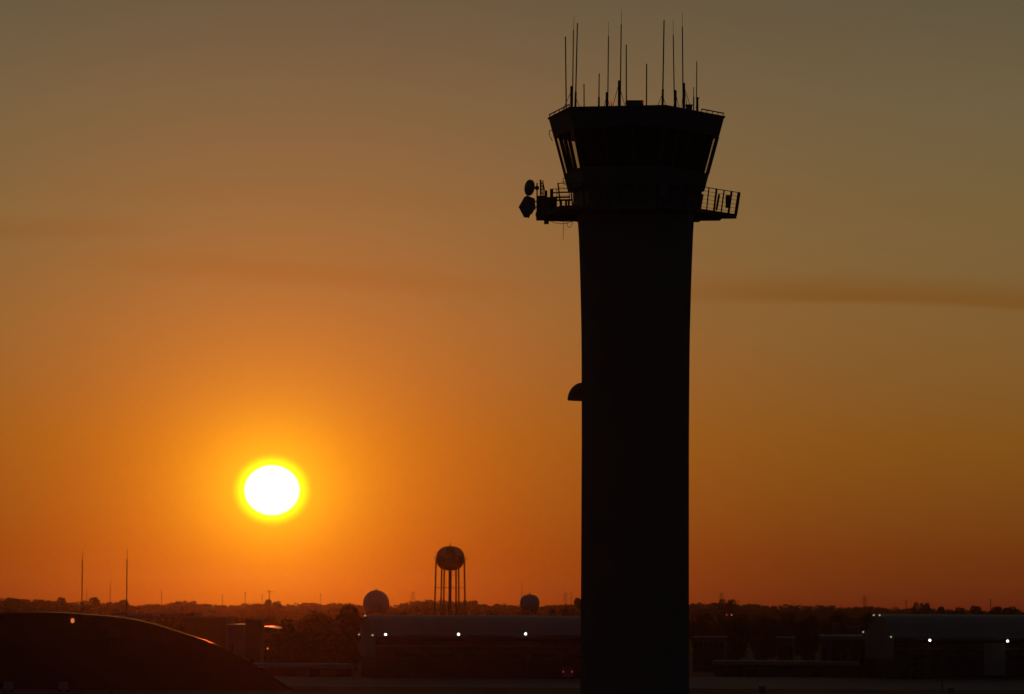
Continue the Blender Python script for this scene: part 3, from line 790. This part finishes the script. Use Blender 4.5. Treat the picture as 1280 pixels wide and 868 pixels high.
# ------------------------------------------------------------------ radomes behind the hangar
def radome(px, py_c, rpx, Y, label, sq, drop, name):
    p = Y / F; c = P(px, py_c, Y).z; R = rpx * p
    t = empty(name, (base_x(px, Y), Y, 0), label, 'radome')
    pr = []
    for j in range(17):
        a_ = math.radians(-drop) + (PI / 2 + math.radians(drop)) * j / 16
        pr.append((max(R * math.cos(a_) ** sq[0] if math.cos(a_) > 0 else .05, .05), c + R * sq[1] * math.sin(a_)))
    MB().lathe(pr, n=40, caps=(True, False)).build('dome', MT['radome'], t, True)
    zt_ = pr[-1][1]
    MB().tube((0, 0, zt_ - .1), (0, 0, zt_ + .9), .55, .08, 8).build('finial', MT['steel'], t)
    zb_ = pr[0][1]
    MB().lathe([(pr[0][0] + .6, zb_ - .5), (pr[0][0] + .6, zb_ + .02)], n=32, caps=(True, True)).build('platform', MT['steel'], t)
    for i in range(6):
        a_ = math.radians(60 * i + 15); rr = pr[0][0] * .85
        MB().tube((rr * math.cos(a_), rr * math.sin(a_), 0), (rr * math.cos(a_), rr * math.sin(a_), zb_ - .4), .35, None, 8).build('leg', MT['steel'], t)
    b = MB()
    for i in range(6):
        a0, a1 = math.radians(60 * i + 15), math.radians(60 * i + 75); rr = pr[0][0] * .85
        b.tube((rr * math.cos(a0), rr * math.sin(a0), zb_ * .1), (rr * math.cos(a1), rr * math.sin(a1), zb_ * .9), .12, None, 5)
    b.build('brace', MT['steel'], t)
radome(469.7, 754.5, 16.5, 1700, 'larger pale round dome rising behind the long hangar\'s left end', (1.0, 1.0), 40, 'radome')
radome(661.8, 754, 12.2, 1400, 'smaller pale dome behind the hangar, between the water tower and the control tower', (.72, .86), 45, 'radome')

# ------------------------------------------------------------------ poles, masts, pylons
def mast(px, py_top, Y, rad, label, tip_py=None, lamp=None, name='mast', cat='mast', arms=0, group=None, lean=0.0):
    x_ = base_x(px, Y); h = Z(py_top, Y, px)
    if Y > 900: rad *= .62
    t = empty(name, (x_, Y, 0), label, cat, group)
    dx = P(px + lean, py_top, Y).x - x_
    MB().tube((0, 0, 0), (dx, 0, h), rad * 1.15, rad, 8).build('pole', MT['steel'], t)
    if tip_py: MB().tube((dx, 0, h), (dx, 0, Z(tip_py, Y, px)), rad * .45, rad * .25, 6).build('tip', MT['steel'], t)
    if arms:
        b = MB()
        for k_ in range(arms): b.box(-1.2, 1.2, -.08, .08, h - .6 - 1.4 * k_, h - .48 - 1.4 * k_)
        b.build('crossarm', MT['bark'], t)
    if lamp:
        o = MB().sphere((0, -.3, h + .1), lamp[0], 8).build('lens', lamp[1], t, True)
        MB().box(-.3, .3, -.2, .5, h, h + .35).build('lamp_head', MT['steel'], t)
    return t
mast(102, 700, 1050, .27, 'left one of the two tall masts rising behind the arched hangar', tip_py=687, group='tall masts behind the arched hangar', lean=.8)
mast(157.6, 699, 1000, .27, 'right one of the two tall masts rising behind the arched hangar', tip_py=686, group='tall masts behind the arched hangar', lean=1.2)
mast(137.7, 733, 2700, .38, 'faint thin mast on the skyline between the two tall masts', tip_py=721, lean=0)
mast(108.5, 740, 2835, .35, 'faint short mast on the skyline just right of the left tall mast', tip_py=733)
mast(202, 738, 2565, .38, 'faint mast on the skyline above the far pale-roofed depot', tip_py=735)
mast(336.6, 738, 1150, .22, 'dark wooden pole rising in front of a small treetop below the sun', name='utility_pole', cat='utility pole', arms=1)
mast(278, 743, 2565, .32, 'faint thin pole on the skyline left below the sun', name='utility_pole', cat='utility pole', arms=1)
mast(306.5, 740, 2565, .34, 'faint thin pole on the skyline directly above the upright grey block', name='utility_pole', cat='utility pole', arms=2)
mast(327.6, 743, 2632, .30, 'faint thin pole on the skyline just left of the dark wooden pole', name='utility_pole', cat='utility pole', arms=1)
mast(400.6, 742, 2565, .32, 'faint pole standing in the skyline notch left of the larger dome', name='utility_pole', cat='utility pole', arms=1)
mast(532, 749, 1650, .28, 'short pole in front of the woods left of the water tower', name='utility_pole', cat='utility pole', arms=1)
mast(652.3, 730, 2970, .30, 'very faint tall mast just left of the smaller dome', tip_py=724)
mast(714.4, 741, 2835, .32, 'faint thin mast close to the control tower\'s left side', tip_py=737)
mast(923.3, 750, 2565, .30, 'faint short pole on the skyline right of the flat-topped tree', name='utility_pole', cat='utility pole', arms=1)
mast(992.5, 751, 2565, .28, 'faint short pole in a gap of the skyline midway to the right hangar', name='utility_pole', cat='utility pole', arms=1)
mast(1132.7, 751, 1800, .30, 'faint pole on the skyline left of the tall flat-topped tree over the right hangar', name='utility_pole', cat='utility pole', arms=1)
mast(1238.3, 749, 1800, .30, 'faint pole in the skyline notch near the right edge', name='utility_pole', cat='utility pole', arms=1)
def pylon(px, py_top, Y, label):
    x_ = base_x(px, Y); h = Z(py_top, Y, px)
    t = empty('pylon', (x_, Y, 0), label, 'pylon', 'power pylons on the skyline')
    b = MB(); w0, w1 = 2.6, .7
    for sx in (-1, 1):
        for sy in (-1, 1): b.tube((sx * w0, sy * w0, 0), (sx * w1, sy * w1, h), .13, .09, 5)
    for k_ in range(8):
        za, zb = h * k_ / 8, h * (k_ + 1) / 8; wa, wb = w0 + (w1 - w0) * k_ / 8, w0 + (w1 - w0) * (k_ + 1) / 8
        for sy in (-1, 1):
            b.tube((-wa, sy * wa, za), (wb, sy * wb, zb), .05, None, 4); b.tube((wa, sy * wa, za), (-wb, sy * wb, zb), .05, None, 4)
    b.build('frame', MT['galv'], t)
    b = MB()
    for k_, wd in ((.97, 3.4), (.88, 4.2), (.80, 3.2)): b.tube((-wd, 0, h * k_), (wd, 0, h * k_), .10, None, 5); b.tube((-wd, 0, h * k_), (0, 0, h * k_ + 1.2), .06, None, 4); b.tube((wd, 0, h * k_), (0, 0, h * k_ + 1.2), .06, None, 4)
    b.build('crossarm', MT['galv'], t)
pylon(516, 740, 3000, 'faint power pylon between the larger dome and the water tower')
pylon(706.6, 741, 3000, 'faint power pylon right of the smaller dome')
pylon(901.5, 741, 3000, 'faint power pylon behind the flat-topped tree near the control tower')
pylon(1081, 745, 3000, 'faint power pylon on the skyline left of the right hangar')
# lamp posts
def lamp_post(px, py, Y, s, m, label, grp='lamp posts among the buildings'):
    x_ = base_x(px, Y); z_ = Z(py, Y, px)
    t = empty('lamp_post', (x_, Y, 0), label, 'lamp post', grp)
    MB().tube((0, .3, 0), (0, .3, z_), .10, .07, 8).build('pole', MT['steel'], t)
    MB().box(-.3, .3, -.1, .45, z_ + .12, z_ + .3).build('lamp_head', MT['steel'], t)
    MB().sphere((0, -.05, z_), s, 8).build('lens', m, t, True)
lamp_post(334.2, 811, 880, .28, MT['orange_lamp_glint'], 'lamp post with an orange light above the long shed right of the grey block')
lamp_post(908.3, 768.8, 1000, .24, MT['lamp_red'], 'lamp post with a dim red light among trees right of the control tower')
lamp_post(914.5, 769, 1000, .16, MT['lamp_dim'], 'lamp post with a faint pale light, right beside the dim red one')
mast(139, 800, 600, .10, 'thin plain pole standing before the dark arched hangar', name='flag_pole', cat='pole')
mast(1178, 848.8, gy(863, 1178), .14, 'short dark marker post on the near side of the apron, right of centre', name='marker_post', cat='post')

# ------------------------------------------------------------------ vehicles and small airfield things
def truck(px, py_base, label, lamps=True):
    Y = gy(py_base, px); t = empty('box_truck', (base_x(px, Y), Y, 0), label, 'truck')
    MB().box(-1.25, 1.25, 0, 5.2, .75, 3.2).build('cargo_box', MT['blue_grey'], t)
    cb = MB(); cb.loft([[(-1.1, 5.25, .7), (1.1, 5.25, .7), (1.1, 5.25, 2.5), (-1.1, 5.25, 2.5)], [(-1.1, 6.6, .7), (1.1, 6.6, .7), (1.05, 6.5, 2.45), (-1.05, 6.5, 2.45)], [(-1.1, 7.3, .7), (1.1, 7.3, .7), (1.05, 7.2, 1.5), (-1.05, 7.2, 1.5)]]); cb.build('cab', MT['white'], t)
    MB().box(-1.1, 1.1, .05, 7.2, .5, .74).build('chassis', MT['steel'], t)
    MB().box(-1.15, 1.15, -.15, -.01, .45, .65).build('bumper', MT['steel'], t)
    for sx in (-1, 1):
        for y_ in (1.4, 6.0):
            w_ = MB().tube((sx * .85, y_, .48), (sx * 1.2, y_, .48), .48, None, 18).build('wheel', MT['rubber'], t)
            MB().tube((sx * 1.2, y_, .48), (sx * 1.215, y_, .48), .25, None, 12).build('rim', MT['galv'], w_)
        MB().sphere((sx * 1.14, -.05, 2.15), .20, 8, (1, .4, 1)).build('tail_light', MT['lamp_red'], t, True)
        MB().box(sx * .6 - .55, sx * .6 + .55, -.035, -.003, .85, 3.1).build('rear_door', MT['blue_grey'], t)
truck(709.6, 850.5, 'box truck with two red tail lights parked by the hangar left of the control tower')
def van(px, py_base, label, rz):
    Y = gy(py_base, px); t = empty('service_van', (base_x(px, Y), Y, 0), label, 'van', 'pale vans below the arched hangar', rz)
    sec = [(-1.0, .45), (-1.0, 1.2), (-.88, 1.95), (.88, 1.95), (1.0, 1.2), (1.0, .45)]
    rings = [[(x_ * .96, -2.4, z_ * .98) for x_, z_ in sec], [(x_, -2.2, z_) for x_, z_ in sec], [(x_, 1.2, z_) for x_, z_ in sec], [(x_ * .98, 1.9, min(z_, 1.25)) for x_, z_ in sec], [(x_ * .95, 2.5, min(z_, 1.1)) for x_, z_ in sec]]
    MB().loft(rings).build('body', MT['paint_van'], t)
    for sx in (-1, 1):
        MB().add([(sx * 1.0, -1.9, 1.25), (sx * 1.0, 1.0, 1.25), (sx * .915, 1.0, 1.78), (sx * .915, -1.9, 1.78)], [(0, 1, 2, 3)]).build('side_window', MT['window'], t)
        for y_ in (-1.5, 1.6):
            w_ = MB().tube((sx * .75, y_, .34), (sx * 1.02, y_, .34), .34, None, 16).build('wheel', MT['rubber'], t)
            MB().tube((sx * 1.02, y_, .34), (sx * 1.03, y_, .34), .18, None, 10).build('rim', MT['galv'], w_)
van(10, 864.5, 'pale van in the far left bottom corner on the service road', .2)
van(79, 864.5, 'pale van on the service road under the glowing orange sun glint of the arched hangar', .2)
def airfield_box(px0, px1, py_top, Y, label, lamp=None):
    x0, x1 = base_x(px0, Y), base_x(px1, Y); h = Z(py_top, Y, px0); w = (x1 - x0) / 2
    t = empty('airfield_cabinet', ((x0 + x1) / 2, Y, 0), label, 'cabinet', 'cabinets on the near grass')
    MB().box(-w, w, 0, .8, .15, h - .12).build('casing', MT['blue_grey'], t)
    MB().box(-w - .08, w + .08, -.08, .88, h - .12, h).build('lid', MT['white'], t)
    MB().box(-w * .8, w * .8, .05, .75, 0, .15).build('plinth', MT['concrete'], t)
    MB().box(-w * .8, w * .8, -.03, -.003, .3, h - .3).build('door', MT['blue_grey'], t)
    if lamp:
        MB().tube((-w - .35, 0, 0), (-w - .35, 0, h * .55), .04).build('lamp_stem', MT['steel'], t)
        MB().sphere((-w - .35, 0, h * .55), .13, 8).build('lens', MT['lamp_red'], t, True)
airfield_box(948.6, 957, 857.5, 600, 'blue-grey cabinet with a small red lamp on the grass right of the tower', True)
airfield_box(1184, 1193, 860, 590, 'blue-grey cabinet without a lamp on the grass under the right hangar')

# ------------------------------------------------------------------ trees
def crown_data(seed, n, size, kind):
    rnd = random.Random(seed); vs, fs = [], []
    lobes = []
    if kind == 'round':
        nl = 14
        for i in range(nl):
            a_ = rnd.uniform(0, 2 * PI); rr = rnd.uniform(0.05, .30); z_ = rnd.uniform(.16, .80)
            k_ = .75 + .25 * math.sin(PI * z_)
            lobes.append((rr * k_ * math.cos(a_), rr * k_ * math.sin(a_), z_, rnd.uniform(.14, .22)))
        lobes.append((0, 0, .82, .17))
    elif kind == 'broad':
        for i in range(16):
            a_ = rnd.uniform(0, 2 * PI); rr = rnd.uniform(.0, .38) ; z_ = rnd.uniform(.45, .90 - .25 * (rr / .38) ** 2)
            lobes.append((rr * math.cos(a_), rr * math.sin(a_), z_, rnd.uniform(.09, .15)))
    elif kind == 'flat':
        for i in range(13):
            a_ = rnd.uniform(0, 2 * PI); rr = rnd.uniform(.0, .36)
            lobes.append((rr * math.cos(a_), rr * math.sin(a_), rnd.uniform(.55, .86), rnd.uniform(.11, .17)))
        for i in range(4):
            a_ = rnd.uniform(0, 2 * PI); lobes.append((.2 * math.cos(a_), .2 * math.sin(a_), rnd.uniform(.3, .5), .13))
    else:
        for i in range(15):
            z_ = rnd.uniform(.14, .9); rr = rnd.uniform(.0, .33) * (1.15 - .75 * abs(z_ - .45) / .5)
            a_ = rnd.uniform(0, 2 * PI); lobes.append((rr * math.cos(a_), rr * math.sin(a_), z_, rnd.uniform(.09, .18)))
    tot = sum(l[3] ** 2 for l in lobes)
    for (lx, ly, lz, lr) in lobes:
        for _ in range(int(n * lr * lr / tot)):
            u = rnd.gauss(0, 1), rnd.gauss(0, 1), rnd.gauss(0, 1); L = math.sqrt(sum(q * q for q in u)) or 1
            rad = lr * rnd.uniform(.35, 1.0) ** .5 * (1.12 if rnd.random() < .08 else 1)
            p = Vector((lx + u[0] / L * rad, ly + u[1] / L * rad, lz + u[2] / L * rad * .8))
            p.z = min(max(p.z, .05), 1.0)
            a = Vector((rnd.gauss(0, 1), rnd.gauss(0, 1), rnd.gauss(0, 1))).normalized(); b = a.orthogonal().normalized()
            s_ = size * rnd.uniform(.55, 1.2); a = a * s_; b = b * s_ * rnd.uniform(.5, .9)
            o = len(vs); vs += [p - a, p - b, p + a, p + b]; fs.append((o, o + 1, o + 2, o + 3))
    return vs, fs
def trunk_mb(seed):
    rnd = random.Random(seed + 99); b = MB()
    b.tube((0, 0, 0), (0.01, 0, .35), .028, .020, 8).tube((.01, 0, .35), (.0, .01, .78), .020, .006, 7)
    for i in range(7):
        a_ = rnd.uniform(0, 2 * PI); z_ = rnd.uniform(.25, .6); l_ = rnd.uniform(.16, .28)
        b.tube((0.005, 0, z_), (l_ * math.cos(a_), l_ * math.sin(a_), z_ + l_ * .8), .010, .003, 5)
    return b
PROTO = {}
for kind in ('round', 'flat', 'shaggy', 'broad'):
    for sd_ in (1, 2):
        vs, fs = crown_data(sd_ * 7 + len(kind), 3400, .026, kind)
        PROTO[(kind, sd_)] = (vs, fs)
PM = {}
def tree(px, py_top, wpx, Y, kind, sd_, label, grp):
    x_ = base_x(px, Y); h = Z(py_top, Y, px); w = wpx * Y / F / .86
    t = empty('tree', (x_, Y, 0), label, 'tree', grp, random.uniform(0, 6.28), (w, w, h / .985))
    if (kind, sd_) not in PM:
        c = MB().add(*PROTO[(kind, sd_)]).build('crown', MT['leaf'], t)
        k_ = trunk_mb(sd_).build('trunk', MT['bark'], t); PM[(kind, sd_)] = (c.data, k_.data)
    else:
        for nm, me in zip(('crown', 'trunk'), PM[(kind, sd_)]):
            o = bpy.data.objects.new(nm, me); COL.objects.link(o); o.parent = t
    return t
G1, G2, G3, G4 = 'dark trees under the sun', 'treetops standing out on the skyline', 'bushes behind the long hangar roof', 'dark trees right of the control tower'
TR = [
 (358, 770, 47, 960, 'round', 1, 'leftmost rounded tree of the dark clump behind the long pale-roofed shed', G1),
 (393, 760, 60, 985, 'round', 2, 'tallest tree in the middle of the dark clump under the sun', G1),
 (431, 757, 62, 960, 'shaggy', 1, 'big dark tree whose crown reaches the long hangar\'s left end', G1),
 (345, 792, 44, 915, 'shaggy', 2, 'low bushy tree just right of the orange lamp post', G1),
 (378, 785, 57, 925, 'round', 1, 'low broad tree in front of the tallest tree of the clump', G1),
 (414, 787, 60, 915, 'round', 2, 'low broad tree over the right end of the left pale-roofed shed', G1),
 (442, 782, 39, 905, 'shaggy', 1, 'narrow low tree squeezed against the long hangar\'s left end wall', G1),
 (12, 743.3, 46.4, 2972, 'broad', 1, 'broad treetop at the left edge of the skyline', G2),
 (75, 745.3, 23.2, 2972, 'broad', 2, 'pointed treetop on the skyline left of the left tall mast', G2),
 (117.5, 744.6, 21.8, 2900, 'flat', 1, 'arching treetop on the skyline just right of the left tall mast', G2),
 (156, 748.5, 26.1, 2972, 'broad', 2, 'round treetop on the skyline right behind the right tall mast', G2),
 (336, 745.3, 21.8, 2827, 'broad', 1, 'small round treetop behind the dark wooden pole below the sun', G2),
 (348, 747.5, 21.8, 2900, 'broad', 1, 'lower ragged treetop right of the dark wooden pole', G2),
 (725, 745.5, 26.1, 1950, 'broad', 2, 'tree half hidden by the left side of the control tower', G2),
 (909.5, 747, 27.6, 2210, 'flat', 2, 'flat-topped tree highest on the skyline right of the control tower', G2),
 (1150.5, 750.5, 21.8, 2210, 'flat', 1, 'tall flat-topped tree above the right hangar\'s roof', G2),
 (1162, 756, 20.3, 2275, 'broad', 1, 'small round treetop touching the right side of the tall flat-topped one', G2),
 (1179, 757, 23.2, 2275, 'broad', 2, 'low round treetop between two skyline notches over the right hangar', G2),
 (1198, 754.3, 24.6, 2080, 'broad', 1, 'dark domed tree over the right hangar, left of the pointed one', G2),
 (1219, 755.8, 31.9, 2080, 'broad', 2, 'dark tree with a pointed tip over the middle of the right hangar', G2),
 (1246, 756.5, 29.0, 2210, 'broad', 2, 'round treetop right of the skyline notch with a faint pole', G2),
 (1266, 753.8, 40.6, 2015, 'broad', 1, 'widest dark tree at the right end of the skyline', G2),
 (614, 763, 30, 1100, 'round', 2, 'dark bush behind the long hangar\'s roof right of the water tower legs', G3),
 (690, 757.2, 24, 1100, 'round', 1, 'tallest dark bush behind the hangar roof right of the smaller dome', G3),
 (710, 761, 22, 1120, 'shaggy', 1, 'lower dark bush behind the hangar roof next to the control tower', G3),
 (574, 764.5, 12, 1150, 'shaggy', 2, 'little dark bush between the right legs of the water tower', G3),
 (880, 764, 52, 1150, 'round', 1, 'broad dark tree close to the control tower\'s right side', G4),
 (923, 772, 60, 1050, 'shaggy', 2, 'dark tree below the dim red and pale lamp posts', G4),
 (955, 768, 52, 1100, 'round', 2, 'dark tree left of the bright-roofed small store', G4),
 (985, 763, 52, 1200, 'round', 1, 'dark tree rising behind the bright-roofed small store', G4),
 (1012, 770, 47, 1080, 'shaggy', 1, 'dark ragged tree between the small store and the cargo building', G4),
 (1050, 764, 57, 1250, 'round', 2, 'dark tree behind the two grey plant rooms', G4),
 (1088, 764, 39, 1200, 'shaggy', 2, 'dark tree behind the right hangar\'s left gable', G4),
]
for a_ in TR: tree(*a_)

# the far woods that close the horizon read as one mass
PROF = [(-60, 747), (0, 745), (30, 747), (65, 748), (85, 752), (95, 751), (105, 748), (125, 752), (135, 750.5), (155, 751), (165, 754.5), (180, 755.5), (195, 752), (202, 753.5), (215, 750.5), (230, 748.5), (245, 750), (260, 753), (285, 755.5), (300, 754.5), (312, 752), (330, 752), (355, 753.5), (375, 751.5), (395, 752), (405, 755.5), (412, 752), (435, 751.5), (450, 756), (470, 756), (500, 755), (507, 749.5), (530, 748), (560, 748), (590, 748.5), (598, 752), (612, 755), (625, 752), (645, 755), (665, 755), (690, 754.5), (700, 752.5), (720, 753.5), (760, 752), (862, 752), (898, 751.5), (920, 753.5), (935, 752.5), (950, 754), (985, 754), (1000, 755), (1030, 754), (1060, 757), (1085, 755.5), (1100, 757), (1140, 758.5), (1165, 759), (1190, 761), (1215, 760), (1235, 762), (1260, 760), (1280, 760), (1340, 758)]
def prof_at(x_):
    for (xa, ya), (xb, yb) in zip(PROF, PROF[1:]):
        if xa <= x_ <= xb: return ya + (yb - ya) * (x_ - xa) / (xb - xa)
    return PROF[0][1] if x_ < PROF[0][0] else PROF[-1][1]
SM = [crown_data(50 + i, 900, .040, k_) for i, k_ in enumerate(('round', 'broad', 'broad', 'flat', 'broad'))]
def woods(name, label, xs, Yr, drop, wr, step):
    b = MB(); rnd = random.Random(len(name) + int(xs[0]) + 500)
    px = xs[0]
    while px < xs[1]:
        Y = rnd.uniform(*Yr); y_ = prof_at(px) + rnd.uniform(*drop)
        x_ = base_x(px, Y); h = Z(y_, Y, px); w = rnd.uniform(*wr) * Y / F
        vs, fs = rnd.choice(SM); a_ = rnd.uniform(0, 6.28); ca, sa = math.cos(a_), math.sin(a_)
        b.add([(x_ + (v.x * ca - v.y * sa) * w, Y + (v.x * sa + v.y * ca) * w, v.z * h) for v in vs], fs)
        b.tube((x_, Y, 0), (x_, Y, h * .7), .25, .1, 5)
        px += rnd.uniform(*step)
    o = b.build(name, MT['leaf_far'])
    tag(o, label, 'woods', None, 'stuff')
woods('distant_woods', 'far hazy woods closing the horizon', (-120, 1400), (3300, 3800), (0, 1.5), (20, 38), (2.6, 4.6))
woods('middle_woods', 'nearer belt of woods in front of the far treeline', (-110, 1390), (2500, 2900), (5, 11), (22, 40), (4, 7))
woods('near_woods', 'low scrub and trees just behind the airfield buildings', (-100, 1380), (1300, 1600), (12, 22), (24, 40), (6, 10))

# ------------------------------------------------------------------ air
hz = MB().box(-2700, 2700, -200, 5100, -1.0, 66.0).build('haze', None)
hm = bpy.data.materials.new('evening_haze'); hm.use_nodes = True
t = hm.node_tree; t.nodes.clear()
o_ = t.nodes.new('ShaderNodeOutputMaterial'); pv = t.nodes.new('ShaderNodeVolumePrincipled')
pv.inputs['Color'].default_value = (.92, .80, .72, 1); pv.inputs['Density'].default_value = 0.33e-4
pv.inputs['Anisotropy'].default_value = .945
t.links.new(pv.outputs[0], o_.inputs['Volume'])
hz.data.materials.clear(); hz.data.materials.append(hm)
hz['kind'] = 'stuff'; hz['label'] = 'thin warm evening haze over the airfield'

# ------------------------------------------------------------------ render settings
S.render.engine = 'CYCLES'
S.render.resolution_x, S.render.resolution_y = 1024, 694
S.cycles.use_denoising = True
S.cycles.max_bounces = 6; S.cycles.volume_bounces = 1; S.cycles.transparent_max_bounces = 12
S.cycles.sample_clamp_indirect = 4.0
S.view_settings.view_transform = 'Standard'; S.view_settings.look = 'None'
S.view_settings.exposure = 0.0; S.view_settings.gamma = 1.0
S.view_settings.use_curve_mapping = False
